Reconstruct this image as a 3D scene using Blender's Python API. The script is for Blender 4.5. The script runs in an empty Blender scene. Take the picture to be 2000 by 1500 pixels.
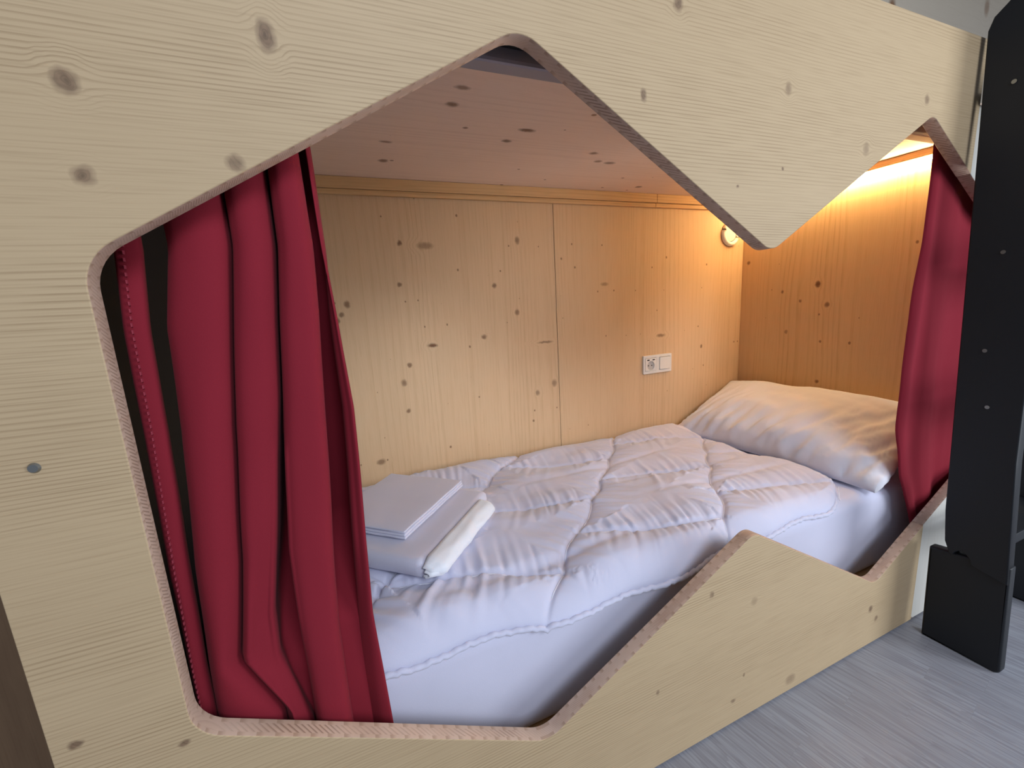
import bpy, bmesh, math, random
import numpy as np
from mathutils import Vector, Matrix, noise

random.seed(7)
sc = bpy.context.scene
COL = sc.collection

# ------------------------------------------------------------------ camera
F_PX, CAM_Y, CAM_Z = 823.6, -0.62, 1.0639
RX = (0.9202846, -0.1224873, 0.3715818)      # bed-length axis in camera axes (right, down, forward)
RZ = (-0.0559975, -0.9811890, -0.1847494)    # up axis
RY = (-0.3872215, -0.1492144, 0.9098322)     # depth axis
cam = bpy.data.cameras.new('camera')
cam.sensor_fit = 'HORIZONTAL'; cam.sensor_width = 36.0
cam.lens = F_PX / 2000.0 * 36.0
cam.clip_start = 0.02; cam.clip_end = 60
camo = bpy.data.objects.new('camera', cam); COL.objects.link(camo)
right = Vector((RX[0], RY[0], RZ[0])); down = Vector((RX[1], RY[1], RZ[1])); fwd = Vector((RX[2], RY[2], RZ[2]))
M = Matrix((right, -down, -fwd)).transposed().to_4x4()
M.translation = Vector((0, CAM_Y, CAM_Z))
camo.matrix_world = M
sc.camera = camo
cy = sc.cycles
cy.max_bounces = 4; cy.diffuse_bounces = 4; cy.glossy_bounces = 2; cy.transmission_bounces = 2
cy.use_adaptive_sampling = True; cy.adaptive_threshold = 0.03
cy.caustics_reflective = False; cy.caustics_refractive = False

# ------------------------------------------------------------------ world and light
w = bpy.data.worlds.new('world'); sc.world = w; w.use_nodes = True
bg = w.node_tree.nodes['Background']
bg.inputs[0].default_value = (0.80, 0.86, 1.0, 1); bg.inputs[1].default_value = 0.34

def area_light(name, loc, target, sx, sy, power, col):
    l = bpy.data.lights.new(name, 'AREA'); l.shape = 'RECTANGLE'; l.size = sx; l.size_y = sy
    l.energy = power; l.color = col
    o = bpy.data.objects.new(name, l); COL.objects.link(o)
    o.location = loc
    o.rotation_euler = (Vector(target) - Vector(loc)).to_track_quat('-Z', 'Y').to_euler()
    return o
area_light('window_daylight', (0.60, -3.0, 2.75), (0.6, 0.4, 0.75), 1.5, 1.1, 68, (0.80, 0.88, 1.0))
area_light('side_window_daylight', (2.7, -2.1, 0.95), (1.1, 0.0, 0.6), 1.0, 1.7, 46, (0.86, 0.93, 1.0))

vs = sc.view_settings
vs.view_transform = 'Standard'; vs.look = 'None'; vs.exposure = 0.13; vs.gamma = 1.0
vs.use_curve_mapping = False

# ------------------------------------------------------------------ node helpers
class NT:
    def __init__(self, name):
        self.m = bpy.data.materials.new(name); self.m.use_nodes = True
        self.t = self.m.node_tree; self.n = self.t.nodes; self.l = self.t.links
        self.b = self.n['Principled BSDF']
    def node(self, typ, **kw):
        x = self.n.new(typ)
        for k, v in kw.items(): setattr(x, k, v)
        return x
    def put(self, sock, v):
        if isinstance(v, bpy.types.NodeSocket): self.l.new(v, sock)
        else: sock.default_value = v
    def math(self, op, a, b=0.0, c=None, clamp=False):
        x = self.node('ShaderNodeMath', operation=op, use_clamp=clamp)
        self.put(x.inputs[0], a); self.put(x.inputs[1], b)
        if c is not None: self.put(x.inputs[2], c)
        return x.outputs[0]
    def vmul(self, v, s):
        x = self.node('ShaderNodeVectorMath', operation='MULTIPLY'); self.put(x.inputs[0], v); x.inputs[1].default_value = s
        return x.outputs[0]
    def vsub(self, v, s):
        x = self.node('ShaderNodeVectorMath', operation='SUBTRACT'); self.put(x.inputs[0], v); x.inputs[1].default_value = s
        return x.outputs[0]
    def length(self, v):
        x = self.node('ShaderNodeVectorMath', operation='LENGTH'); self.put(x.inputs[0], v); return x.outputs['Value']
    def rng(self, v, a, b, c=0.0, d=1.0, smooth=True):
        x = self.node('ShaderNodeMapRange', interpolation_type='SMOOTHSTEP' if smooth else 'LINEAR')
        self.put(x.inputs[0], v); self.put(x.inputs[1], a); self.put(x.inputs[2], b); self.put(x.inputs[3], c); self.put(x.inputs[4], d)
        return x.outputs[0]
    def noise(self, v, scale=1.0, detail=2.0, rough=0.5):
        x = self.node('ShaderNodeTexNoise'); self.put(x.inputs['Vector'], v)
        x.inputs['Scale'].default_value = scale; x.inputs['Detail'].default_value = detail; x.inputs['Roughness'].default_value = rough
        return x.outputs[0]
    def mix(self, fac, a, b, blend='MIX'):
        x = self.node('ShaderNodeMix', data_type='RGBA', blend_type=blend)
        self.put(x.inputs[0], fac)
        self.put(x.inputs[6], a if isinstance(a, bpy.types.NodeSocket) else (*a, 1))
        self.put(x.inputs[7], b if isinstance(b, bpy.types.NodeSocket) else (*b, 1))
        return x.outputs[2]
    def bump(self, h, strength, dist, prev=None):
        x = self.node('ShaderNodeBump'); x.inputs['Strength'].default_value = strength; x.inputs['Distance'].default_value = dist
        self.put(x.inputs['Height'], h)
        if prev is not None: self.l.new(prev, x.inputs['Normal'])
        return x.outputs[0]

def wood(name, light, dark, knotcol, grain='X', across='Z', freq=70.0, knots=(), lam=0.0, line=0.55,
         rough=0.6, vor=0.0, bump=0.25, tone=0.25, warp=0.02, seed=0.0, spec=0.25):
    k = NT(name)
    tc = k.node('ShaderNodeTexCoord'); sp = k.node('ShaderNodeSeparateXYZ'); k.l.new(tc.outputs['Object'], sp.inputs[0])
    ax = {'X': sp.outputs[0], 'Y': sp.outputs[1], 'Z': sp.outputs[2]}
    g, c = ax[grain], ax[across]
    cb = k.node('ShaderNodeCombineXYZ'); k.l.new(g, cb.inputs[0]); k.l.new(c, cb.inputs[1]); cb.inputs[2].default_value = seed
    V = cb.outputs[0]
    f = c; kmask = None; kcore = None; kL = None
    Vk = V
    if knots:
        nz = k.node('ShaderNodeTexNoise'); k.put(nz.inputs['Vector'], V); nz.inputs['Scale'].default_value = 75.0; nz.inputs['Detail'].default_value = 1.0
        ad_ = k.node('ShaderNodeVectorMath', operation='ADD'); k.l.new(V, ad_.inputs[0]); k.l.new(k.vmul(k.vsub(nz.outputs['Color'], (.5, .5, .5)), (.007, .007, 0)), ad_.inputs[1]); Vk = ad_.outputs[0]
    for (kg, kc, rg, rc, st) in knots:
        ma = k.node('ShaderNodeVectorMath', operation='MULTIPLY_ADD'); k.l.new(Vk, ma.inputs[0])
        ma.inputs[1].default_value = (1/rg, 1/rc, 0); ma.inputs[2].default_value = (-kg/rg, -kc/rc, 0)
        L = k.length(ma.outputs[0])
        m = k.rng(L, 1.25, 0.55, 0.0, st, smooth=False)
        kmask = m if kmask is None else k.math('MAXIMUM', kmask, m)
        if rc > .0095:
            kL = L if kL is None else k.math('MINIMUM', kL, L)
            halo = k.rng(L, 3.2, 0.4, 0.0, 0.8)
            f = k.math('MULTIPLY_ADD', halo, k.math('SUBTRACT', kc, f), f)
    lamr = None
    if lam > 0:
        fl = k.math('FLOOR', k.math('DIVIDE', k.math('ADD', c, 0.013), lam))
        wn = k.node('ShaderNodeTexWhiteNoise', noise_dimensions='1D'); k.put(wn.inputs['W'], k.math('ADD', fl, seed)); lamr = wn.outputs[0]
        f = k.math('ADD', f, k.math('MULTIPLY', lamr, 3.0))
    n1 = k.noise(k.vmul(V, (1.1, 3.5, 1)), 1.0, 1.0)
    f = k.math('ADD', f, k.math('MULTIPLY', n1, warp * 3))
    c2 = k.node('ShaderNodeCombineXYZ'); k.put(c2.inputs[0], k.math('MULTIPLY', f, 9.0)); c2.inputs[1].default_value = seed
    dens = k.noise(c2.outputs[0], 1.0, 0.0)
    ph = k.math('ADD', k.math('MULTIPLY', f, freq), k.math('MULTIPLY', dens, 6.0))
    saw = k.math('FRACT', ph)
    ln = k.math('MULTIPLY', k.rng(saw, 0.50, 0.88), k.rng(saw, 1.0, 0.92))
    str1 = k.rng(k.noise(k.vmul(V, (0.5, 7, 1)), 1.0, 1.0), 0.32, 0.68, 0.12, 1.0)
    fine = k.noise(k.vmul(V, (9, 420, 1)), 1.0, 1.0)
    ln = k.math('MULTIPLY', k.math('MULTIPLY', ln, str1), k.rng(k.noise(k.vmul(V, (14, 60, 1)), 1.0, 0.0), 0.25, 0.6, 0.45, 1.0))
    col = k.mix(k.math('MULTIPLY', ln, line), light, dark)
    broad = k.noise(k.vmul(V, (0.7, 5, 1)), 1.0, 1.0)
    tonec = tuple(0.72 * a + 0.28 * b for a, b in zip(light, dark))
    col = k.mix(k.rng(broad, 0.35, 0.75, 0, tone), col, tonec)
    col = k.mix(k.rng(fine, 0.45, 0.75, 0, 0.22), col, dark)
    if lamr is not None:
        col = k.mix(k.math('MULTIPLY', lamr, 0.32), col, tonec)
        fr = k.math('FRACT', k.math('DIVIDE', k.math('ADD', c, 0.013), lam))
        seam = k.rng(k.math('ABSOLUTE', k.math('SUBTRACT', fr, 0.5)), 0.5 - 0.0007 / lam, 0.5)
        col = k.mix(k.math('MULTIPLY', seam, 0.35), col, dark)
    if vor > 0:
        for scl, off, lo in ((vor, 0.0, 0.70), (vor * 2.3, 3.7, 0.62)):
            v = k.node('ShaderNodeTexVoronoi', voronoi_dimensions='2D', feature='F1')
            mp = k.vmul(V, (1.0, 1.25, 1))
            ad = k.node('ShaderNodeVectorMath', operation='ADD'); k.l.new(mp, ad.inputs[0]); ad.inputs[1].default_value = (off + seed, off * 0.7, 0)
            k.l.new(ad.outputs[0], v.inputs['Vector']); v.inputs['Scale'].default_value = scl
            sc_ = k.node('ShaderNodeSeparateColor'); k.l.new(v.outputs['Color'], sc_.inputs[0])
            r = k.rng(sc_.outputs[0], lo, 1.0, 0.0, 0.085, smooth=False)
            d = k.math('ADD', v.outputs['Distance'], k.math('MULTIPLY', k.noise(V, 90.0, 0.0), 0.03))
            mk = k.rng(d, r, k.math('MULTIPLY', r, 0.55))
            mk = k.math('MULTIPLY', mk, k.math('GREATER_THAN', r, 0.012))
            kmask = mk if kmask is None else k.math('MAXIMUM', kmask, k.math('MULTIPLY', mk, 0.8))
    if kmask is not None:
        kn = k.mix(k.rng(k.noise(V, 160.0, 0.0), 0.3, 0.7, 0, .5), knotcol, tuple(x * 0.6 for x in knotcol))
        if kL is not None:
            rg_ = k.rng(k.math('SINE', k.math('ADD', k.math('MULTIPLY', kL, 17.0), k.math('MULTIPLY', k.noise(V, 110.0, 0.0), 5.0))), 0.2, 1.0, 0, .45)
            kn = k.mix(rg_, kn, tuple(x * 0.5 for x in knotcol))
            kn = k.mix(k.rng(kL, 0.30, 0.10, 0, .5), kn, tuple(x * 0.35 for x in knotcol))
        col = k.mix(kmask, col, kn)
    k.l.new(col, k.b.inputs['Base Color'])
    k.b.inputs['Roughness'].default_value = rough; k.b.inputs['Specular IOR Level'].default_value = spec
    if bump > 0:
        h = k.noise(k.vmul(V, (6, 260, 1)), 1.0, 0.0)
        k.l.new(k.bump(h, bump, 0.0006), k.b.inputs['Normal'])
    return k.m

def plain(name, col, rough=0.5, spec=0.5, metal=0.0, nscale=0, nstr=0.0, colvar=0.0, emit=None):
    k = NT(name)
    k.b.inputs['Base Color'].default_value = (*col, 1); k.b.inputs['Roughness'].default_value = rough
    k.b.inputs['Specular IOR Level'].default_value = spec; k.b.inputs['Metallic'].default_value = metal
    if nscale:
        tc = k.node('ShaderNodeTexCoord'); n = k.noise(tc.outputs['Object'], nscale, 3.0)
        if nstr: k.l.new(k.bump(n, nstr, 0.001), k.b.inputs['Normal'])
        if colvar:
            n2 = k.noise(tc.outputs['Object'], nscale * 0.1, 3.0)
            k.l.new(k.mix(k.rng(n2, 0.3, 0.7, 0, colvar), col, tuple(c * 0.55 for c in col)), k.b.inputs['Base Color'])
    if emit:
        k.b.inputs['Emission Color'].default_value = (*emit[0], 1); k.b.inputs['Emission Strength'].default_value = emit[1]
    return k.m

def fabric(name, col, rough=0.9, sheen=0.3, weave=900.0, wrinkle=0.0, wscale=(14, 30, 14), edge_noise=0.0):
    k = NT(name)
    tc = k.node('ShaderNodeTexCoord')
    k.b.inputs['Roughness'].default_value = rough; k.b.inputs['Specular IOR Level'].default_value = 0.12
    k.b.inputs['Sheen Weight'].default_value = sheen; k.b.inputs['Sheen Roughness'].default_value = 0.5
    n2 = k.noise(tc.outputs['Object'], 7.0, 3.0)
    k.l.new(k.mix(k.rng(n2, 0.3, 0.7, 0, 0.18), col, tuple(c * 0.8 for c in col)), k.b.inputs['Base Color'])
    nb = k.bump(k.noise(tc.outputs['Object'], weave, 0.0), 0.25, 0.0006)
    if wrinkle:
        nb = k.bump(k.noise(k.vmul(tc.outputs['Object'], wscale), 1.0, 2.0, 0.55), wrinkle, 0.006, nb)
    k.l.new(nb, k.b.inputs['Normal'])
    return k.m

# panel colours
PL, PD, PK = (0.505, 0.374, 0.226), (0.27, 0.178, 0.094), (0.24, 0.155, 0.095)
panel_knots = [(-0.224, 1.316, .013, .015, .95), (-0.227, 1.224, .012, .012, .9), (-0.032, 1.388, .011, .02, 1.0), (-0.084, 1.247, .011, .011, .8),
    (0.517, 1.391, .007, .011, .9), (0.587, 1.537, .011, .016, .9), (0.865, 1.444, .011, .014, .6), (1.126, 1.356, .012, .016, .5),
    (1.34, 1.48, .011, .013, .7), (0.862, 1.3, .004, .004, .9), (0.74, 1.26, .004, .004, .9), (-0.359, 0.557, .009, .006, 1.0), (-0.256, 0.504, .009, .006, 1.0),
    (0.711, 0.396, .008, .010, .7), (0.558, 0.206, .006, .008, .7), (1.347, 0.128, .012, .013, .9), (1.381, 0.085, .010, .010, .8),
    (1.007, 0.040, .022, .018, .5), (0.828, 0.133, .005, .006, .8), (0.795, 0.072, .010, .006, .7), (0.85, 0.33, .012, .014, .3)]
panel_knots = [(a, b, c * .86, d * .86, min(1, e * 1.0)) for a, b, c, d, e in panel_knots]
m_panel = wood('spruce_panel_wood', PL, PD, PK, 'X', 'Z', freq=165, knots=panel_knots, line=0.62, bump=0.3, tone=0.3, warp=0.012, rough=0.55)
m_white = wood('whitewashed_wood', (0.58, 0.56, 0.52), (0.50, 0.45, 0.38), (0.30, 0.2, 0.13), 'Z', 'X', freq=25, line=0.3, vor=2.2, bump=0.1, seed=4.0)
WK = [(3.02, 2.53, .035, .06, 1.0), (4.0, 2.72, .03, .05, .6)]
m_whiteup = wood('whitewashed_ceiling_wood', (0.50, 0.445, 0.365), (0.40, 0.34, 0.27), (0.24, 0.13, 0.07), 'X', 'Z', freq=25, knots=WK, line=0.25, vor=1.6, bump=0.1, seed=9.0)
IL, ID, IK = (0.71, 0.49, 0.29), (0.44, 0.25, 0.115), (0.24, 0.12, 0.06)
bw_knots = [(1.284, .329, .012, .028, .55), (.933, .324, .008, .018, 1), (1.138, .579, .010, .009, .8), (1.033, .668, .012, .010, .7), (.948, .524, .009, .011, .8),
    (.807, .209, .012, .010, .7), (.87, .234, .009, .008, .8), (.702, .214, .008, .008, .8), (.732, .821, .016, .012, .6), (.701, .741, .011, .010, .6),
    (.906, .786, .005, .034, .7), (.528, .098, .011, .016, .7), (1.303, .684, .014, .010, .7), (1.095, .049, .013, .010, .8), (1.062, .028, .009, .008, .8), (1.154, .227, .008, .008, .8),
    (1.127, 1.077, .008, .02, .5), (.886, 1.382, .008, .025, .7), (1.293, .241, .009, .008, .9)]
m_back = wood('spruce_back_wall_wood', IL, ID, IK, 'Z', 'X', freq=42, knots=bw_knots, lam=0.118, line=0.30, vor=4.6, bump=0.04, tone=0.18, warp=0.02, seed=2.0)
hd_knots = [(1.076, .555, .014, .011, 1), (.991, .513, .011, .010, .8), (.873, .678, .010, .008, .6), (.665, .529, .008, .009, .9), (1.197, .884, .009, .009, .8), (1.052, .707, .007, .006, .8), (1.009, .623, .007, .006, .8)]
m_head = wood('spruce_head_wall_wood', (0.70, 0.47, 0.25), (0.42, 0.235, 0.095), IK, 'Z', 'Y', freq=38, knots=hd_knots, lam=0.105, line=0.5, vor=3.6, bump=0.02, tone=0.35, warp=0.03, seed=5.0)
cl_knots = [(.291, .341, .014, .012, .8), (.507, .426, .022, .010, .9), (.483, .504, .014, .010, .8), (.189, .727, .014, .014, .8), (.18, .583, .016, .008, .7), (.293, .267, .016, .009, .7), (.774, .53, .014, .010, .7), (.877, .596, .02, .012, .7), (.83, .59, .014, .01, .7), (.353, .45, .007, .006, .8)]
m_ceil = wood('spruce_canopy_wood', (0.90, 0.70, 0.56), (0.62, 0.43, 0.31), IK, 'X', 'Y', freq=40, knots=cl_knots, line=0.35, lam=0.14, vor=3.2, bump=0.08, tone=0.3, seed=6.0)
m_trim = wood('pine_batten_wood', (0.70, 0.45, 0.22), (0.42, 0.22, 0.08), IK, 'X', 'Z', freq=90, line=0.5, vor=3.0, bump=0.1, seed=8.0)
m_brown_shaded = wood('shade_darkened_wall_wood', (0.17, 0.105, 0.06), (0.09, 0.05, 0.028), IK, 'Z', 'X', freq=22, line=0.35, vor=2.0, bump=0.1, seed=11.0)  # brown wood, darkened in colour to stand for shade from other furniture

# three-layer board edge: rim layers plus an end-grain core with short ticks
def edge_mat():
    k = NT('three_layer_board_edge')
    tc = k.node('ShaderNodeTexCoord'); sp = k.node('ShaderNodeSeparateXYZ'); k.l.new(tc.outputs['Object'], sp.inputs[0])
    x, y, z = sp.outputs
    core = k.math('MULTIPLY', k.rng(y, 0.0065, 0.0075), k.rng(y, 0.0225, 0.0215))
    d = k.math('ADD', k.math('ADD', x, k.math('MULTIPLY', z, 0.9)), k.math('MULTIPLY', y, 0.5))
    dn = k.math('ADD', k.math('MULTIPLY', d, 230.0), k.math('MULTIPLY', k.noise(tc.outputs['Object'], 6.0, 1.0), 4.0))
    tick = k.rng(k.math('FRACT', dn), 0.45, 0.85)
    amt = k.rng(k.noise(tc.outputs['Object'], 5.0, 2.0), 0.36, 0.62, 0.1, 0.6)
    base = k.mix(k.rng(k.noise(tc.outputs['Object'], 14.0, 3.0), 0.3, 0.7), (0.62, 0.46, 0.36), (0.52, 0.37, 0.28))
    col = k.mix(k.math('MULTIPLY', k.math('MULTIPLY', tick, core), amt), base, (0.17, 0.085, 0.055))
    rim = k.rng(k.math('FRACT', k.math('MULTIPLY', k.math('ADD', z, k.math('MULTIPLY', x, 0.02)), 85.0)), 0.5, 0.9, 0, 0.45)
    col = k.mix(k.math('MULTIPLY', rim, k.math('SUBTRACT', 1.0, core)), col, (0.28, 0.17, 0.10))
    k.l.new(col, k.b.inputs['Base Color']); k.b.inputs['Roughness'].default_value = 0.7; k.b.inputs['Specular IOR Level'].default_value = 0.2
    return k.m
m_edge = edge_mat()

m_sheet = fabric('white_cotton_sheet', (0.61, 0.61, 0.755), wrinkle=0.18, wscale=(3, 9, 9))
m_duvet = fabric('white_quilt_cotton', (0.61, 0.615, 0.765), wrinkle=0.14, wscale=(9, 24, 16))
m_pillow = fabric('white_pillowcase_cotton', (0.70, 0.685, 0.75), wrinkle=0.06, wscale=(10, 22, 7))
m_terry = fabric('white_terry_towelling', (0.80, 0.82, 0.88), weave=420.0, sheen=0.6)
m_linen = fabric('folded_white_linen', (0.63, 0.625, 0.75), wrinkle=0.05)
m_red = fabric('crimson_curtain_cloth', (0.225, 0.0165, 0.029), sheen=0.02, wrinkle=0.10, wscale=(9, 9, 5))
m_red2 = fabric('crimson_curtain_hem', (0.34, 0.013, 0.036), sheen=0.2)
m_stitch = plain('crimson_stitch_thread', (0.33, 0.035, 0.06), 0.8)
m_black = plain('black_painted_wood', (0.010, 0.0115, 0.0145), 0.5, 0.35, nscale=260, nstr=0.06)
m_steel = plain('bright_screw_steel', (0.30, 0.31, 0.30), 0.35, 0.5, 0.9)
m_slot_shade = plain('painted_slot_shade', (0.01, 0.01, 0.01), 0.8)
m_rail = plain('grey_aluminium_rail', (0.30, 0.30, 0.36), 0.45, 0.5, 0.3)
m_foot_shade = plain('shade_blackened_foot_board', (0.006, 0.006, 0.008), 0.6, 0.1)  # dark grey board, blackened further so the gap by the curtain looks unlit
m_plastic = plain('white_switch_plastic', (0.78, 0.74, 0.68), 0.35)
m_hole = plain('socket_dark_plastic', (0.03, 0.02, 0.015), 0.5)
m_led = plain('warm_led_diffuser', (1, 0.9, 0.7), 0.4, emit=((1.0, 0.74, 0.36), 66.0))

# ------------------------------------------------------------------ object helpers
def tag(o, label=None, cat=None, group=None, kind=None):
    if label: o['label'] = label
    if cat: o['category'] = cat
    if group: o['group'] = group
    if kind: o['kind'] = kind
    return o
def empty(name, loc=(0, 0, 0)):
    o = bpy.data.objects.new(name, None); COL.objects.link(o); o.location = loc; o.empty_display_size = 0.1
    return o
def link(name, me, mats, parent=None, smooth=False):
    o = bpy.data.objects.new(name, me); COL.objects.link(o)
    for m in (mats if isinstance(mats, (list, tuple)) else [mats]): me.materials.append(m)
    if smooth:
        for p in me.polygons: p.use_smooth = True
    if parent:
        o.parent = parent
        o.location = -parent.location if parent.type == 'EMPTY' and parent.parent is None else (0, 0, 0)
    return o
def bm_mesh(bm, name):
    me = bpy.data.meshes.new(name); bm.normal_update(); bm.to_mesh(me); bm.free(); return me
def box_bm(bm, x0, x1, y0, y1, z0, z1, bev=0.0, seg=2):
    r = bmesh.ops.create_cube(bm, size=1.0)
    vsx = r['verts']
    for v in vsx:
        v.co = Vector(((x0 + x1) / 2 + v.co.x * (x1 - x0), (y0 + y1) / 2 + v.co.y * (y1 - y0), (z0 + z1) / 2 + v.co.z * (z1 - z0)))
    if bev > 0:
        es = list({e for v in vsx for e in v.link_edges})
        bmesh.ops.bevel(bm, geom=es, offset=bev, segments=seg, affect='EDGES', profile=0.6)
def box(name, x0, x1, y0, y1, z0, z1, mat, parent=None, bev=0.002):
    bm = bmesh.new(); box_bm(bm, x0, x1, y0, y1, z0, z1, bev)
    return link(name, bm_mesh(bm, name), mat, parent)
def fillet(poly, radii, n=7):
    out = []
    N = len(poly)
    for i, p in enumerate(poly):
        r = radii[i]
        p = Vector(p); a = Vector(poly[i - 1]); b = Vector(poly[(i + 1) % N])
        if r <= 0: out.append(p); continue
        u = (a - p).normalized(); v = (b - p).normalized()
        ang = u.angle(v); t = r / math.tan(ang / 2)
        s, e = p + u * t, p + v * t
        bis = (u + v).normalized(); cen = p + bis * (r / math.sin(ang / 2))
        a0 = math.atan2(s.y - cen.y, s.x - cen.x); a1 = math.atan2(e.y - cen.y, e.x - cen.x)
        d = (a1 - a0 + math.pi) % (2 * math.pi) - math.pi
        for k in range(n + 1):
            q = a0 + d * k / n
            out.append(Vector((cen.x + r * math.cos(q), cen.y + r * math.sin(q))))
    return out
def slab(name, outlines, y0, y1, mats, parent=None, bev=0.0015, axis='XZ'):
    """solid board from closed outlines (first outer, others holes) given in (x, z); thickness from y0 to y1"""
    cu = bpy.data.curves.new(name + '_outline', 'CURVE'); cu.dimensions = '2D'; cu.fill_mode = 'BOTH'
    cu.extrude = (y1 - y0) / 2 - bev; cu.bevel_depth = bev; cu.bevel_resolution = 2; cu.offset = -bev
    for ol in outlines:
        s = cu.splines.new('POLY'); s.points.add(len(ol) - 1); s.use_cyclic_u = True
        for pt, q in zip(s.points, ol): pt.co = (q[0], q[1], 0, 1)
    tmp = bpy.data.objects.new('tmp', cu); COL.objects.link(tmp)
    dg = bpy.context.evaluated_depsgraph_get(); dg.update()
    me = bpy.data.meshes.new_from_object(tmp.evaluated_get(dg))
    bpy.data.objects.remove(tmp); bpy.data.curves.remove(cu)
    ym = (y0 + y1) / 2
    for v in me.vertices:
        x, z, d = v.co
        if axis == 'XZ': v.co = (x, ym - d, z)
        else: v.co = (ym + d, x, z)
    me.materials.clear()
    o = link(name, me, mats, parent)
    if len(me.materials) > 1:
        for p in me.polygons:
            nrm = p.normal.y if axis == 'XZ' else p.normal.x
            p.material_index = 1 if abs(nrm) < 0.6 else 0
    return o
def grid_mesh(name, P):
    """P: (n, m, 3) array -> quad mesh"""
    n, m, _ = P.shape
    idx = np.arange(n * m).reshape(n, m)
    f = np.stack([idx[:-1, :-1], idx[1:, :-1], idx[1:, 1:], idx[:-1, 1:]], -1).reshape(-1, 4)
    me = bpy.data.meshes.new(name); me.from_pydata(P.reshape(-1, 3).tolist(), [], f.tolist()); me.update()
    return me
def tube(name, pts, rad, mat, parent=None, sides=8, closed=False):
    bm = bmesh.new(); rings = []
    pts = [Vector(p) for p in pts]; N = len(pts)
    for i, p in enumerate(pts):
        a = pts[i - 1] if (i > 0 or closed) else pts[i]; b = pts[(i + 1) % N] if (i < N - 1 or closed) else pts[i]
        t = (b - a).normalized(); up = Vector((0, 0, 1)) if abs(t.z) < 0.9 else Vector((1, 0, 0))
        s = t.cross(up).normalized(); q = s.cross(t)
        rings.append([bm.verts.new(p + (s * math.cos(2 * math.pi * k / sides) + q * math.sin(2 * math.pi * k / sides)) * rad) for k in range(sides)])
    for i in range(N if closed else N - 1):
        A, B = rings[i], rings[(i + 1) % N]
        for k in range(sides): bm.faces.new((A[k], A[(k + 1) % sides], B[(k + 1) % sides], B[k]))
    if not closed:
        bm.faces.new(rings[0][::-1]); bm.faces.new(rings[-1])
    bmesh.ops.recalc_face_normals(bm, faces=bm.faces)
    return link(name, bm_mesh(bm, name), mat, parent, smooth=True)
def fbm(x, y, z, o=3):
    return noise.fractal(Vector((x, y, z)), 1.0, 2.0, o)

# ------------------------------------------------------------------ setting
D, HX, CZ, MZ = 0.92, 1.889, 1.492, 0.415      # back wall depth, head wall x, canopy underside, mattress top
fl = box('floor', -2.5, 4.5, -4.0, 1.4, -0.06, -0.004, plain('floor_underlay', (0.25, 0.25, 0.27), 0.6), bev=0)
tag(fl, 'grey wood-look laminate floor in front of the bed', kind='structure')
# strips of the laminate, laid towards the bed front, slightly askew
def floor_mat():
    k = NT('grey_laminate')
    tc = k.node('ShaderNodeTexCoord'); oi = k.node('ShaderNodeObjectInfo')
    ad = k.node('ShaderNodeVectorMath', operation='ADD'); k.l.new(tc.outputs['Object'], ad.inputs[0])
    cb = k.node('ShaderNodeCombineXYZ'); k.put(cb.inputs[0], k.math('MULTIPLY', oi.outputs['Random'], 37.0)); k.put(cb.inputs[1], k.math('MULTIPLY', oi.outputs['Random'], 91.0))
    k.l.new(cb.outputs[0], ad.inputs[1]); V = ad.outputs[0]
    big = k.noise(k.vmul(V, (26, 2.6, 1)), 1.0, 2.0)
    rings = k.rng(k.math('FRACT', k.math('MULTIPLY', big, 9.0)), 0.4, 0.95)
    st = k.noise(k.vmul(V, (190, 5, 1)), 1.0, 3.0)
    col = k.mix(k.math('MULTIPLY', oi.outputs['Random'], 0.55), (0.335, 0.345, 0.385), (0.27, 0.27, 0.30))
    col = k.mix(k.math('MULTIPLY', rings, 0.42), col, (0.20, 0.195, 0.22))
    col = k.mix(k.rng(st, 0.4, 0.72, 0, 0.75), col, (0.21, 0.205, 0.235))
    k.l.new(col, k.b.inputs['Base Color']); k.b.inputs['Roughness'].default_value = 0.42; k.b.inputs['Specular IOR Level'].default_value = 0.35
    k.l.new(k.bump(st, 0.06, 0.0006), k.b.inputs['Normal'])
    return k.m
m_floor = floor_mat()
SW, SL = 0.064, 0.62
bm = bmesh.new(); box_bm(bm, -SW / 2 + .00005, SW / 2 - .00005, -SL / 2 + .00005, SL / 2 - .00005, -0.006, 0.0)
strip_me = bm_mesh(bm, 'floor_strip'); strip_me.materials.append(m_floor)
ang = math.radians(11.0); ca, sa = math.cos(ang), math.sin(ang)
fr = random.Random(3)
for i in range(-22, 34):
    off = fr.random() * SL
    for j in range(-4, 3):
        lx, ly = 0.9 + i * SW, j * SL + off
        X, Y = lx * ca - ly * sa, lx * sa + ly * ca
        if not (0.35 < X < 2.75 and -1.25 < Y < 0.42): continue
        o = bpy.data.objects.new('floor_plank', strip_me); COL.objects.link(o); o.parent = fl
        o.location = (X, Y, 0.0); o.rotation_euler = (0, 0, ang)

tag(box('wall_back', -2.2, 4.6, 0.98, 1.06, 0.0, 3.2, m_whiteup, bev=0), kind='structure')
tag(box('wall_left', -2.2, -0.40, 0.34, 0.40, 0.0, 3.2, m_brown_shaded, bev=0), kind='structure')
tag(box('ceiling', -2.2, 4.6, 0.05, 1.06, 3.0, 3.06, m_whiteup, bev=0), kind='structure')

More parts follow.
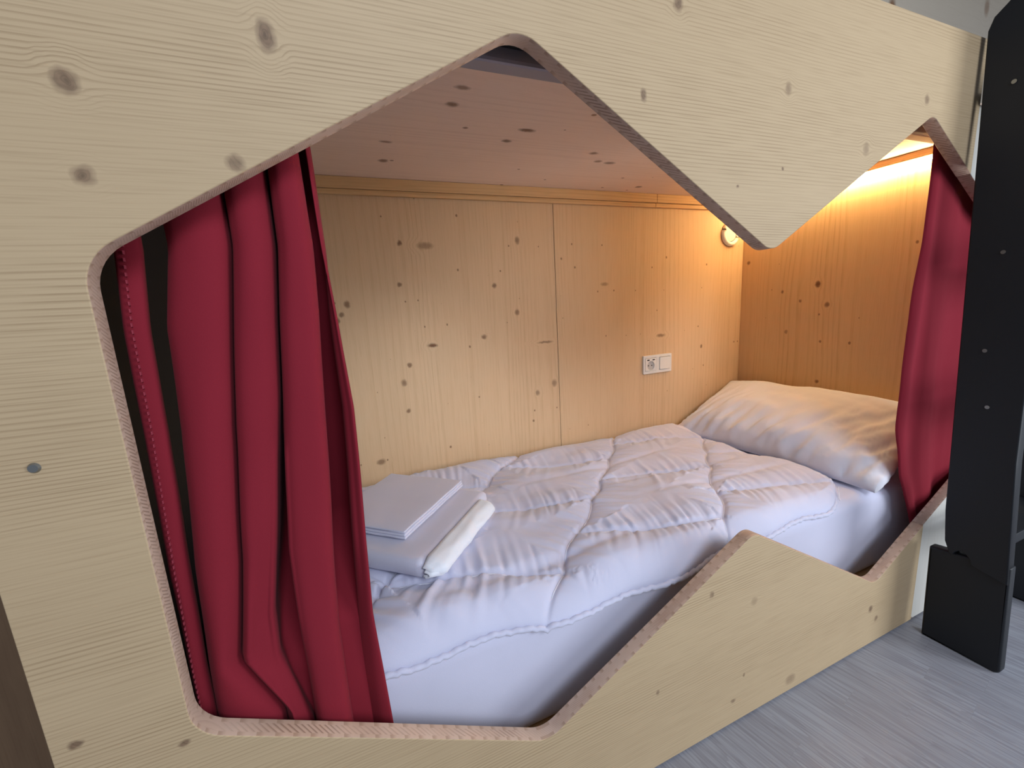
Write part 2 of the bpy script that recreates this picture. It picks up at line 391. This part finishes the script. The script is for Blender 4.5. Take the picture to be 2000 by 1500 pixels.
# ------------------------------------------------------------------ bunk bed
bed = empty('bunk_bed', (0.8, 0.4, 0.0))
tag(bed, 'pale spruce bunk bed whose front board has a merged double-hexagon cut-out', 'bunk bed')
XL, XR, XE, TOP = -0.384, 1.582, 2.10, 1.643
ZA, ZB, ZC, ZD = 1.452, 1.140, 0.512, 0.218
R_ = 0.05
def edge_z(x, x0, z0, x1, z1): return z0 + (z1 - z0) * (x - x0) / (x1 - x0)
zu = edge_z(XR, 1.377, 1.451, 1.915, ZB); zl = edge_z(XR, 1.355, 0.209, 1.915, ZC)
poly = [(XL, 0.006), (XR - .0015, 0.006), (XR - .0015, zl), (1.355, 0.209), (0.838, ZC), (0.288, 0.220), (-0.245, ZC), (-0.245, ZB), (0.296, ZA), (0.843, ZB), (1.377, 1.451), (XR - .0015, zu), (XR - .0015, TOP), (XL, TOP)]
rad = [0, 0, 0, .05, .04, .055, .06, .06, .055, .045, .035, 0, 0, 0]
fp = slab('front_panel', [fillet(poly, rad)], 0.0, 0.030, [m_panel, m_edge], bed)
fp['label'] = 'pale knotty spruce front board'
poly2 = [(XR + .0015, 0.006), (XE, 0.006), (XE, 1.497), (XR + .0015, 1.497), (XR + .0015, zu), (1.915, ZB), (1.915, ZC), (XR + .0015, zl)]
ep = slab('end_panel', [fillet(poly2, [0, 0, 0, 0, 0, .05, .05, 0])], 0.002, 0.030, [m_white, m_edge], bed)
ep['label'] = 'whitewashed end board beside the ladder'
# screw head in the left of the front board
bm = bmesh.new()
bmesh.ops.create_cone(bm, cap_ends=True, segments=16, radius1=.0062, radius2=.0045, depth=.003, matrix=Matrix.Translation((-0.327, -0.0012, 0.915)) @ Matrix.Rotation(math.pi / 2, 4, 'X'))
link('screw', bm_mesh(bm, 'screw'), m_steel, fp).location = (0, 0, 0)
# back wall boards, seam between them
SX = 0.843
box('back_board', XL + .03, SX - .0006, D, D + .02, 0.02, CZ, m_back, bed, .001)
box('back_board', SX + .0006, HX + .03, D - .0012, D + .02, 0.02, CZ, m_back, bed, .001)
box('head_board', HX, HX + .022, 0.031, D - .0015, 0.02, CZ, m_head, bed, .001)['label'] = 'warm-lit vertical-grain board at the head'
box('foot_board', XL + .005, XL + .027, 0.031, D, 0.02, CZ, m_foot_shade, bed, .001)['label'] = 'dark foot end board behind the curtain, blackened further for the unlit gap'
box('canopy_board', XL + .005, XE, 0.031, D + .02, CZ, CZ + .03, m_ceil, bed, .001)['label'] = 'underside of the upper bunk'
# two stacked battens under the canopy at the back wall, in two lengths
for (a, b) in ((XL + .03, 1.335), (1.336, HX - .001)):
    box('upper_batten', a, b, D - .026, D - .0015, 1.457, CZ - .0005, m_trim, bed, .0015)
    box('lower_batten', a, b, D - .017, D - .0015, 1.440, 1.4565, m_trim, bed, .003)
box('bed_base', XL + .03, HX - .001, 0.06, D - .0015, 0.06, 0.12, m_trim, bed)
box('front_stringer', XL + .03, HX - .001, 0.031, 0.058, 0.02, 0.13, m_trim, bed)
# curtain rail under the canopy; a black strip paints the shade of its slot
rl = box('curtain_rail', XL + .03, HX - .030, 0.104, 0.142, CZ - .032, CZ - .0005, m_rail, bed, .006)
box('slot_shade_strip', XL + .031, HX - .031, 0.078, 0.1035, CZ - .010, CZ - .0008, m_slot_shade, rl, .001)

# ------------------------------------------------------------------ LED lamp at the head
led = empty('led_strip_lamp', (HX, 0.45, 1.45))
tag(led, 'glowing warm white strip lamp under the canopy at the head wall', 'lamp')
box('lamp_batten', HX - .028, HX - .0005, 0.036, D - .03, 1.468, CZ - .0005, m_trim, led, .002)
box('light_diffuser', HX - .026, HX - .006, 0.04, D - .034, 1.452, 1.4675, m_led, led, .004)

# ------------------------------------------------------------------ socket and round spot on the back wall
so = empty('wall_socket', (1.359, D, 0.757)); YF = D - .0015
tag(so, 'white double wall plate with power socket, charging ports and light switch', 'socket')
fr_ = slab('frame', [fillet([(1.277, .715), (1.441, .715), (1.441, .800), (1.277, .800)], [.004] * 4, 4),
                     fillet([(1.287, .728), (1.287, .788), (1.350, .788), (1.350, .728)], [.002] * 4, 3),
                     fillet([(1.368, .728), (1.368, .788), (1.431, .788), (1.431, .728)], [.002] * 4, 3)], YF - .009, YF, [m_plastic], so, bev=.0015)
si = slab('socket_insert', [fillet([(1.288, .729), (1.349, .729), (1.349, .787), (1.288, .787)], [.002] * 4, 3),
                            [(1.3185 + .0205 * math.cos(-t * math.pi / 16), .7525 + .0205 * math.sin(-t * math.pi / 16)) for t in range(32)]], YF - .010, YF - .001, [m_plastic], so, bev=.001)
cup = slab('socket_cup', [[(1.3185 + .0205 * math.cos(t * math.pi / 16), .7525 + .0205 * math.sin(t * math.pi / 16)) for t in range(32)]], YF - .0035, YF - .0005, [plain('socket_cup_shade', (0.55, 0.52, 0.48), 0.4)], so, bev=.0005)
for dx in (-.0095, .0095):
    slab('pin_hole', [[(1.3185 + dx + .003 * math.cos(t * math.pi / 6), .7525 + .003 * math.sin(t * math.pi / 6)) for t in range(12)]], YF - .0042, YF - .003, [m_hole], cup, bev=.0001).location = (0, 0, 0)
for cx in (1.3035, 1.3335):
    box('charging_port', cx - .0065, cx + .0065, YF - .0108, YF - .008, .7765, .7815, m_hole, so, .0004)
box('switch_rocker', 1.3695, 1.4295, YF - .0115, YF - .001, .7295, .7865, m_plastic, so, .002)

sp = empty('round_wall_spot', (1.795, D, 1.337))
tag(sp, 'round white ring fitting high on the back wall near the corner', 'wall fitting')
cx, cz = 1.795, 1.336
tube('ring', [(cx + .046 * math.cos(t * math.pi / 20), YF - .006, cz + .046 * math.sin(t * math.pi / 20)) for t in range(40)], .0105, m_plastic, sp, 10, True)
slab('disc', [[(cx + .034 * math.cos(t * math.pi / 20), cz + .034 * math.sin(t * math.pi / 20)) for t in range(40)]], YF - .007, YF, [m_plastic], sp, bev=.001)
tube('groove', [(cx + .0355 * math.cos(t * math.pi / 20), YF - .004, cz + .0355 * math.sin(t * math.pi / 20)) for t in range(40)], .002, m_hole, sp, 6, True)

# ------------------------------------------------------------------ mattress with sheet
def mattress():
    x0, x1, y0, y1, z0, z1 = -0.185, HX - .003, 0.104, D - .004, 0.121, MZ
    bm = bmesh.new(); box_bm(bm, x0, x1, y0, y1, z0, z1, 0.045, 5)
    bmesh.ops.subdivide_edges(bm, edges=[e for e in bm.edges if e.calc_length() > .3], cuts=24, use_grid_fill=True)
    for v in bm.verts:
        n_ = fbm(v.co.x * 3, v.co.y * 8, v.co.z * 8)
        v.co.y += n_ * .003 if v.co.y < .3 else 0
    o = link('mattress', bm_mesh(bm, 'mattress'), m_sheet, None, True)
    return tag(o, 'single mattress in a smooth white fitted sheet', 'mattress')
mattress()

# ------------------------------------------------------------------ quilted duvet
def seg_dist(X, Y, ax, ay, bx, by):
    dx, dy = bx - ax, by - ay
    t = np.clip(((X - ax) * dx + (Y - ay) * dy) / (dx * dx + dy * dy), 0, 1)
    return np.hypot(X - ax - t * dx, Y - ay - t * dy)
def vnoise(X, Y, fx, fy, s, o=3):
    out = np.empty_like(X)
    it = np.nditer([X, Y, out], op_flags=[['readonly'], ['readonly'], ['writeonly']])
    for a, b, c in it: c[...] = fbm(float(a) * fx, float(b) * fy, s, o)
    return out
def build_duvet():
    nx, ny = 400, 230
    xa, xb = -0.175, 1.47
    ya, yb = 0.045, D - .012
    U, Vv = np.meshgrid(np.linspace(0, 1, nx), np.linspace(0, 1, ny), indexing='ij')
    # right edge: rounded front corner and a slightly wavy end; front edge hangs a little over the mattress
    xr = 1.447 + 0.02 * np.sin(Vv * 7 + 1) + 0.03 * (1 - Vv) - 0.10 * np.clip(1 - Vv / 0.16, 0, 1) ** 2
    yf = 0.094 + 0.010 * np.sin(U * 9.0 + .6) + 0.006 * np.sin(U * 31) + 0.06 * np.clip((U - 0.9) / 0.1, 0, 1) ** 2.0
    X = xa + (xr - xa) * U
    Y = yf + (yb - yf) * Vv
    d = np.full(X.shape, 9.0); tt = np.zeros(X.shape); sid = np.zeros(X.shape); cnt = 0; segs = []
    def seam(ax, ay, bx, by):
        nonlocal d, tt, sid, cnt
        cnt += 1
        if max(ax, bx) < xa - .2 or min(ax, bx) > xb + .2: return
        dx, dy = bx - ax, by - ay; L = math.hypot(dx, dy)
        t = ((X - ax) * dx + (Y - ay) * dy) / (L * L)
        tc_ = np.clip(t, 0, 1)
        # stitched line sags a little between its ends
        sg = 1 if cnt % 2 else -1
        bow = .012 * np.sin(tc_ * math.pi) * sg
        segs.append([(ax + dx * q - .012 * math.sin(q * math.pi) * sg * dy / L, ay + dy * q + .012 * math.sin(q * math.pi) * sg * dx / L) for q in np.linspace(0.02, .98, 16)])
        nd = np.hypot(X - ax - tc_ * dx + bow * dy / L, Y - ay - tc_ * dy - bow * dx / L)
        m = nd < d
        d = np.where(m, nd, d); tt = np.where(m, t * L, tt); sid = np.where(m, cnt * 3.7, sid)
    for r in range(-3, 5):
        yr = 0.35 + .265 * r
        for kx in range(-3, 5):
            x = 0.60 + .5 * kx + (.25 if r % 2 else 0)
            seam(x - .07, yr - .072, x + .07, yr + .072)
            for s in (-1, 1):
                seam(x + .07, yr + .072, x + .25 * s - .07, yr + .265 - .072)
    puff = 1 - np.exp(-(d / .045) ** 1.0)
    groove = np.exp(-(d / .006) ** 2)
    # distance from the duvet's own border
    de = np.minimum(np.minimum(Y - yf, (xr - X)), np.minimum(yb - Y + .02, X - xa + .2))
    rim = np.sqrt(np.clip(de / .085, 0, 1) * (2 - np.clip(de / .085, 0, 1)))
    big = vnoise(X, Y, 2.2, 2.6, 3.1, 2)
    z = MZ + 0.006 + rim * (0.034 + 0.017 * puff + 0.015 * big) - 0.006 * groove
    # fans of fine gathers running off the seams
    wr = vnoise(tt * (1 - .8 * d) + sid, d, 30.0, 2.5, 7.7, 2)
    wr2 = vnoise(X - .3 * Y, Y + .2 * X, 5.0, 11.0, 1.7, 2)
    z += rim * (0.0065 * (np.abs(wr) * 2.2 - .5) * np.exp(-d / .09) * (.45 + np.clip(big + .5, 0, 1.2)) * (1 - groove) + 0.0060 * wr2)
    # sagging folds on the hanging front side near the curtain
    fold = vnoise(X * 1.0 + Y * .9, Y - X * .2, 11.0, 5.0, 5.2, 2)
    z += 0.012 * fold * np.exp(-((Y - .16) / .13) ** 2) * np.clip((0.45 - X) / .3, 0, 1) * rim
    # long creases lengthwise
    for (cy, sl, a, wdt, xc, xw) in ((.20, .05, .010, .018, .45, .30), (.33, -.10, .007, .014, 1.15, .25), (.46, -.12, .008, .016, 1.05, .3), (.62, .02, .006, .014, .9, .3)):
        z -= a * np.exp(-((Y - cy - sl * (X - xc)) / wdt) ** 2) * np.exp(-((X - xc) / xw) ** 2) * rim
    # front side drops over the mattress edge
    drop = np.clip((0.145 - Y) / .06, 0, 1)
    z -= 0.030 * drop ** 1.6
    # bottom row: hem back under
    top = np.stack([X, Y, z], -1)
    under_z = np.minimum(z - 0.004, np.where(Y < .088, MZ - .06, MZ + .002))
    # border ring between top edge and underside
    low = np.stack([X, Y, np.where(rim < .02, z - .006, MZ + .002)], -1)
    global SEAMS; SEAMS = segs
    me = grid_mesh('quilt', top)
    o = link('quilt', me, m_duvet, None, True)
    md = o.modifiers.new('thickness', 'SOLIDIFY'); md.thickness = 0.006; md.offset = -1
    return o, top
duv = empty('duvet', (0.55, 0.45, MZ))
tag(duv, 'puffy white duvet with hexagonal quilting spread over the mattress', 'duvet')
qo, qtop = build_duvet()
qo.parent = duv; qo.location = -duv.location
border = [Vector(qtop[i, 0]) for i in range(0, qtop.shape[0] - 4, 2)] + [Vector(qtop[-1, j]) for j in range(4, qtop.shape[1] - 1, 2)]
for i, p in enumerate(border):
    p.z += .0016 * math.sin(i * 1.9) + .001 * math.sin(i * .77) - .0015; p.y += .0012 * math.sin(i * 2.6)
tube('edge_piping', border, .0068, m_duvet, duv, 8)
def duvet_z(x, y):
    i = np.argmin((qtop[..., 0] - x) ** 2 + (qtop[..., 1] - y) ** 2)
    return float(qtop.reshape(-1, 3)[i, 2])
m_seam = plain('white_quilting_thread', (0.78, 0.78, 0.86), 0.8)
for sg in SEAMS:
    pts = [(x, y, duvet_z(x, y) + .0006) for x, y in sg if 0.11 < y < D - .03 and -0.05 < x < 1.44]
    if len(pts) > 4: tube('quilt_seam', pts, .0013, m_seam, duv, 5)

# ------------------------------------------------------------------ pillow
def build_pillow():
    n = 90
    S, T = np.meshgrid(np.linspace(-1, 1, n), np.linspace(-1, 1, n), indexing='ij')   # S along y (width), T up the slope
    W, L, H = 0.425, 0.235, 0.110
    pinch = 1 - 0.10 * (1 - S ** 2) * np.abs(T) ** 3
    pinch2 = 1 - 0.09 * (1 - T ** 2) * np.abs(S) ** 3
    a = W * S * pinch2; b = L * T * pinch
    th = np.clip((1 - np.abs(S) ** 2.6) * (1 - np.abs(T) ** 2.4), 0, 1) ** 0.55
    wr = np.zeros_like(S); w2 = np.zeros_like(S)
    for i in range(n):
        for j in range(n):
            s, t = S[i, j], T[i, j]
            wr[i, j] = fbm(s * 6.5 + t * 1.6, t * 0.8 - s * .4, 2.2, 3); w2[i, j] = fbm(s * 2.2, t * 2.2, 8.0, 2)
    edge = np.maximum(np.abs(S), np.abs(T))
    top = H * th + .024 * (.25 - np.abs(wr)) * np.clip(th * 3, 0, 1) * (0.25 + edge) * np.clip(.75 - T, 0.12, 1.2) + .016 * w2 * th
    bot = -H * 0.45 * th
    def tr(a, b, c):
        ang = math.radians(24)
        # local: a along +y, b up slope (+x,+z), c normal
        x = 1.668 + b * math.cos(ang) - c * math.sin(ang)
        zz = 0.520 + b * math.sin(ang) + c * math.cos(ang)
        y = 0.490 + a
        # slight yaw so the wall side sits a little nearer the head
        yaw = math.radians(4); xx = 1.655 + (x - 1.655) * math.cos(yaw) - (y - .48) * math.sin(yaw); yy = .48 + (x - 1.655) * math.sin(yaw) + (y - .48) * math.cos(yaw)
        xx = np.minimum(xx, HX - .004); zz = np.maximum(zz, MZ + .002)
        yy = np.clip(yy, .086, D - .006)
        return np.stack([xx, yy, zz], -1)
    A = tr(a, b, top); B = tr(a, b, bot)
    bm = bmesh.new()
    va = [[bm.verts.new(A[i, j]) for j in range(n)] for i in range(n)]
    vb = [[va[i][j] if i in (0, n - 1) or j in (0, n - 1) else bm.verts.new(B[i, j]) for j in range(n)] for i in range(n)]
    for i in range(n - 1):
        for j in range(n - 1):
            bm.faces.new((va[i][j], va[i + 1][j], va[i + 1][j + 1], va[i][j + 1]))
            bm.faces.new((vb[i][j], vb[i][j + 1], vb[i + 1][j + 1], vb[i + 1][j]))
    bmesh.ops.recalc_face_normals(bm, faces=bm.faces)
    o = link('pillow', bm_mesh(bm, 'pillow'), m_pillow, None, True)
    return tag(o, 'plump white pillow leaning on the head wall', 'pillow')
build_pillow()

# ------------------------------------------------------------------ folded linen on the duvet
ea, eb = Vector((.675, .738, 0)).normalized(), Vector((-.738, .675, 0)).normalized()
def folded(name, org, la, lb, z0, h, mat, layers, label, cat, bev, tilt=0.0):
    root = empty(name, (org[0], org[1], z0)); tag(root, label, cat)
    lh = h / layers
    for i in range(layers):
        bm = bmesh.new()
        ins = .0015 * ((i * 7) % 3)
        box_bm(bm, ins, la - ins, ins, lb, i * lh + .0002, (i + 1) * lh - .0002, min(bev, lh * .47), 3)
        bmesh.ops.subdivide_edges(bm, edges=[e for e in bm.edges if e.calc_length() > .1], cuts=10, use_grid_fill=True)
        for v in bm.verts:
            u, q, hh = v.co
            wv = .0022 * fbm(u * 9, q * 9, 2.0 + len(name)) + tilt * u
            p = ea * u + eb * q
            v.co = Vector((p.x, p.y, hh + wv))
        o = link('fold_layer', bm_mesh(bm, name), mat, None, True); o.parent = root
    return root
zb = max(duvet_z(.15, .30), duvet_z(.3, .5), duvet_z(.1, .5), duvet_z(.2, .4)) - .004
folded('folded_bed_sheet', (.113, .240), .375, .33, zb, .046, m_linen, 1, 'thick smooth folded white sheet lying on the duvet by the curtain', 'bed linen', .02)
folded('folded_pillowcase', (.095, .345), .315, .26, zb + .0495, .020, m_linen, 3, 'thin folded white pillowcase on top of the folded sheet', 'bed linen', .004)
def towel():
    root = empty('folded_towel', (.17, .21, zb)); tag(root, 'white terry towel with a rounded fold beside the folded sheet', 'towel')
    for k, (rx, rz, off, l0, l1) in enumerate(((.046, .023, .0, .0, .335), (.030, .015, .0, -.004, .30))):
        na, nb = 40, 18
        P = np.zeros((na, nb, 3))
        for i in range(na):
            u = l0 + (l1 - l0) * i / (na - 1)
            e = min(1, min(i, na - 1 - i) / 3.0); e = math.sqrt(max(.15, e))
            for j in range(nb):
                t = math.pi * j / (nb - 1) - math.pi / 2
                r = rx * e * (1 + .10 * fbm(u * 14, t, 3.3 + k))
                q = -math.cos(t) * r
                hh = rz + math.sin(t) * rz * e + .003 * fbm(u * 10, t * 2, 1.1)
                if k: q -= .006; hh = rz * 1.3 + math.sin(t) * rz * e
                p = ea * u + eb * (q - .001)
                P[i, j] = (p.x - .057, p.y + .030, hh)
        o = link('terry_fold', grid_mesh('terry_fold', P), m_terry, None, True); o.parent = root
        md = o.modifiers.new('pile', 'SOLIDIFY'); md.thickness = .004; md.offset = 0
towel()

# ------------------------------------------------------------------ curtains
def smooth_curve(pts, per=10):
    out = []
    n = len(pts)
    for i in range(n - 1):
        p0, p1, p2, p3 = pts[max(i - 1, 0)], pts[i], pts[i + 1], pts[min(i + 2, n - 1)]
        for k in range(per):
            t = k / per
            out.append(tuple(0.5 * (2 * p1[a] + (p2[a] - p0[a]) * t + (2 * p0[a] - 5 * p1[a] + 4 * p2[a] - p3[a]) * t * t + (3 * p1[a] - p0[a] - 3 * p2[a] + p3[a]) * t ** 3) for a in range(2)))
    out.append(tuple(pts[-1])); return out
# cross-sections (x, y) of the gathered left curtain at some heights: hem, three fat folds, a trailing back leaf
def left_section(z, part=1):
    f = np.interp(z, [0.13, 0.45, 0.56, 0.72, 0.92, 1.06, 1.16, 1.46], [0, 1, 2, 3, 4, 5, 6, 7])
    keys = {  # k0 hem left, k1 hem right, k2 fold1 left, k3, k4, k5, k6 leaf left, k7 leaf right
        0: (-.262, -.244, -.240, -.140, -.112, -.050, -.034, .018),
        1: (-.258, -.240, -.236, -.150, -.112, -.050, -.030, .006),
        2: (-.258, -.238, -.234, -.194, -.113, -.050, -.027, .001),
        3: (-.257, -.229, -.226, -.170, -.110, -.040, -.020, .006),
        4: (-.249, -.218, -.208, -.149, -.088, -.026, -.010, .012),
        5: (-.246, -.214, -.201, -.129, -.074, -.016, -.010, .006),
        6: (-.238, -.205, -.183, -.115, -.062, -.011, -.006, .000),
        7: (-.235, -.205, -.185, -.110, -.058, -.018, -.014, -.010)}
    i = int(min(6, math.floor(f))); t = f - i
    k = [keys[i][j] * (1 - t) + keys[i + 1][j] * t for j in range(8)]
    g4 = float(np.interp(z, [.40, .54, .62, .72, .95], [.0, .030, .028, .012, .0]))
    dp4 = float(np.interp(z, [.50, .60], [.0, .05])) if g4 > .004 else 0.0
    yF = .042; ho = float(np.interp(z, [.5, .75], [.001, -.006]))
    deep = float(np.interp(z, [.30, .55, .70], [.088, .098, .17]))
    mid = float(np.interp(z, [.30, .55, .70], [.082, .088, .115]))
    mid2 = float(np.interp(z, [.30, .55, .70, 1.2], [.084, .092, .18, .13]))
    pts = [(k[0], .070), (k[0] + .004, .064), ((k[0] + k[1]) / 2 - .003, .062), (k[1] + ho - .003, .064), (k[1] + ho, .069), (k[1] + ho - .001, .078), (k[2] + .016, .100),
           (k[2] + .001, .072), (k[2] + .010, .050), ((k[2] + k[3]) / 2, yF), (k[3] - .011, .047), (k[3] - .001, .064), (k[3] + .000, mid), (k[3] + .003, mid),
           (k[3] + .0035, .064), (k[3] + .012, .048), ((k[3] + k[4] - g4) / 2, yF + .001 + g4 * .4), (k[4] - g4 - .011, .048 + g4 * .4), (k[4] - g4 - .001, .066), (k[4] - g4 - .001, mid + dp4), (k[4] + .004, mid + dp4),
           (k[4] + .0045, .064), (k[4] + .013, .048), ((k[4] + k[5]) / 2, yF + .002), (k[5] - .010, .048), (k[5] - .003, .064), (k[5] - .010, .086), (k[5] - .008, mid2),
           (k[6] + .008, mid2), (k[6] + .006, .090), ((k[6] + k[7]) / 2 + .004, .074), (k[7] - .002, .069), (k[7], .074)]
    return (smooth_curve(pts[:6], 7) if part == 0 else smooth_curve(pts[6:], 7))
def curtain_mesh(name, section, z0, z1, nz, mat, parent, amp=.003):
    rows = []
    for i in range(nz):
        z = z0 + (z1 - z0) * i / (nz - 1)
        s = section(z)
        rows.append([(x + amp * fbm(x * 10, z * 3.0, 1.0, 2), y + amp * fbm(x * 12, z * 4.0, 4.0, 2), z) for (x, y) in s])
    me = grid_mesh(name, np.array(rows))
    o = link(name, me, mat, parent, True)
    md = o.modifiers.new('cloth', 'SOLIDIFY'); md.thickness = .0016; md.offset = 0
    return o
cl = empty('gathered_curtain', (-.12, .09, .13))
tag(cl, 'crimson curtain gathered in fat vertical folds at the foot end', 'curtain')
curtain_mesh('cloth', left_section, 0.13, CZ - .036, 110, m_red, cl)
curtain_mesh('hem_strip', lambda z: left_section(z, 0), 0.13, CZ - .036, 90, m_red, cl)
# hem stitching: a row of short stitches down the hem strip
bm = bmesh.new()
for i in range(86):
    z = 0.50 + i * .0088
    s = left_section(z, 0); p = s[13]
    box_bm(bm, p[0] - .0006, p[0] + .0006, p[1] - .0045, p[1] - .0008, z, z + .0045)
st = link('hem_stitching', bm_mesh(bm, 'hem_stitching'), m_stitch, cl); st['kind'] = 'stuff'

def right_section(z):
    xl = float(np.interp(z, [0.12, 0.297, .474, .635, .918, 1.163, 1.418, 1.46], [1.69, 1.648, 1.553, 1.507, 1.496, 1.523, 1.528, 1.528]))
    g = float(np.interp(z, [0.12, .6, 1.0, 1.46], [1.0, .9, .7, .5]))
    pts = [(xl, .062), (xl + .004, .056), (xl + .02, .052)]
    x1 = 1.85
    for i in range(1, 9):
        t = i / 8
        pts.append((xl + .02 + (x1 - xl - .02) * t, .053 + g * .008 * math.sin(t * 11.0 + .8 + z * .7)))
    return smooth_curve(pts, 8)
cr = empty('smooth_curtain', (1.72, .09, .12))
tag(cr, 'crimson curtain hanging nearly flat behind the ladder at the head end', 'curtain')
curtain_mesh('cloth', right_section, 0.12, CZ - .036, 90, m_red, cr, .004)

# ------------------------------------------------------------------ ladder
lad = empty('bunk_ladder', (1.78, -.12, 0))
tag(lad, 'black wooden ladder with broad side boards in front of the bed', 'ladder')
def lean(z): return .075 * z / 1.65      # the boards lean towards the bed
def stile(x):
    pts = []
    # back edge (towards bed) from bottom to the top corner, then the rounded hand-hold shape
    pts += [(-.066, .330), (-.058, .420), (-.012, 1.646)]
    pts += [(-.020, 1.672), (-.040, 1.690), (-.058, 1.708), (-.070, 1.74), (-.078, 1.80), (-.078, 2.02), (-.090, 2.05), (-.130, 2.06), (-.165, 2.04)]
    pts += [(-.150, 1.5), (-.176, .60), (-.196, .268), (-.150, .278)]
    # half-round notch at the foot of the board
    pts += [(-.124, .285), (-.120, .303), (-.110, .313), (-.098, .314), (-.090, .306), (-.087, .296), (-.078, .298)]
    o = slab('side_board', [[(a, b) for a, b in pts]], x - .034, x, [m_black], lad, bev=.003, axis='YZ')
    fpts = fillet([(-.040, 0), (-.209, 0), (-.196, .315), (-.032, .292)], [.002, .014, .004, .004], 5)
    f_ = slab('foot_board', [fpts], x - .026, x + .006, [m_black], lad, bev=.006, axis='YZ')
    return o
sb = stile(1.572)
sb2 = stile(2.02)
for z in (.345, .735, 1.12, 1.505):
    y = -.125 + lean(z)
    box('tread', 1.576, 1.985, y - .05, y + .05, z - .016, z + .016, m_black, lad, .004)
for (y, z) in ((-.096, 1.123), (-.090, .879), (-.110, .733), (-.071, 1.511)):
    bm = bmesh.new()
    bmesh.ops.create_cone(bm, cap_ends=True, segments=14, radius1=.0048, radius2=.0036, depth=.003, matrix=Matrix.Translation((1.5372, y, z)) @ Matrix.Rotation(math.pi / 2, 4, 'Y'))
    s_ = link('screw', bm_mesh(bm, 'screw'), m_steel, sb); s_.location = (0, 0, 0)
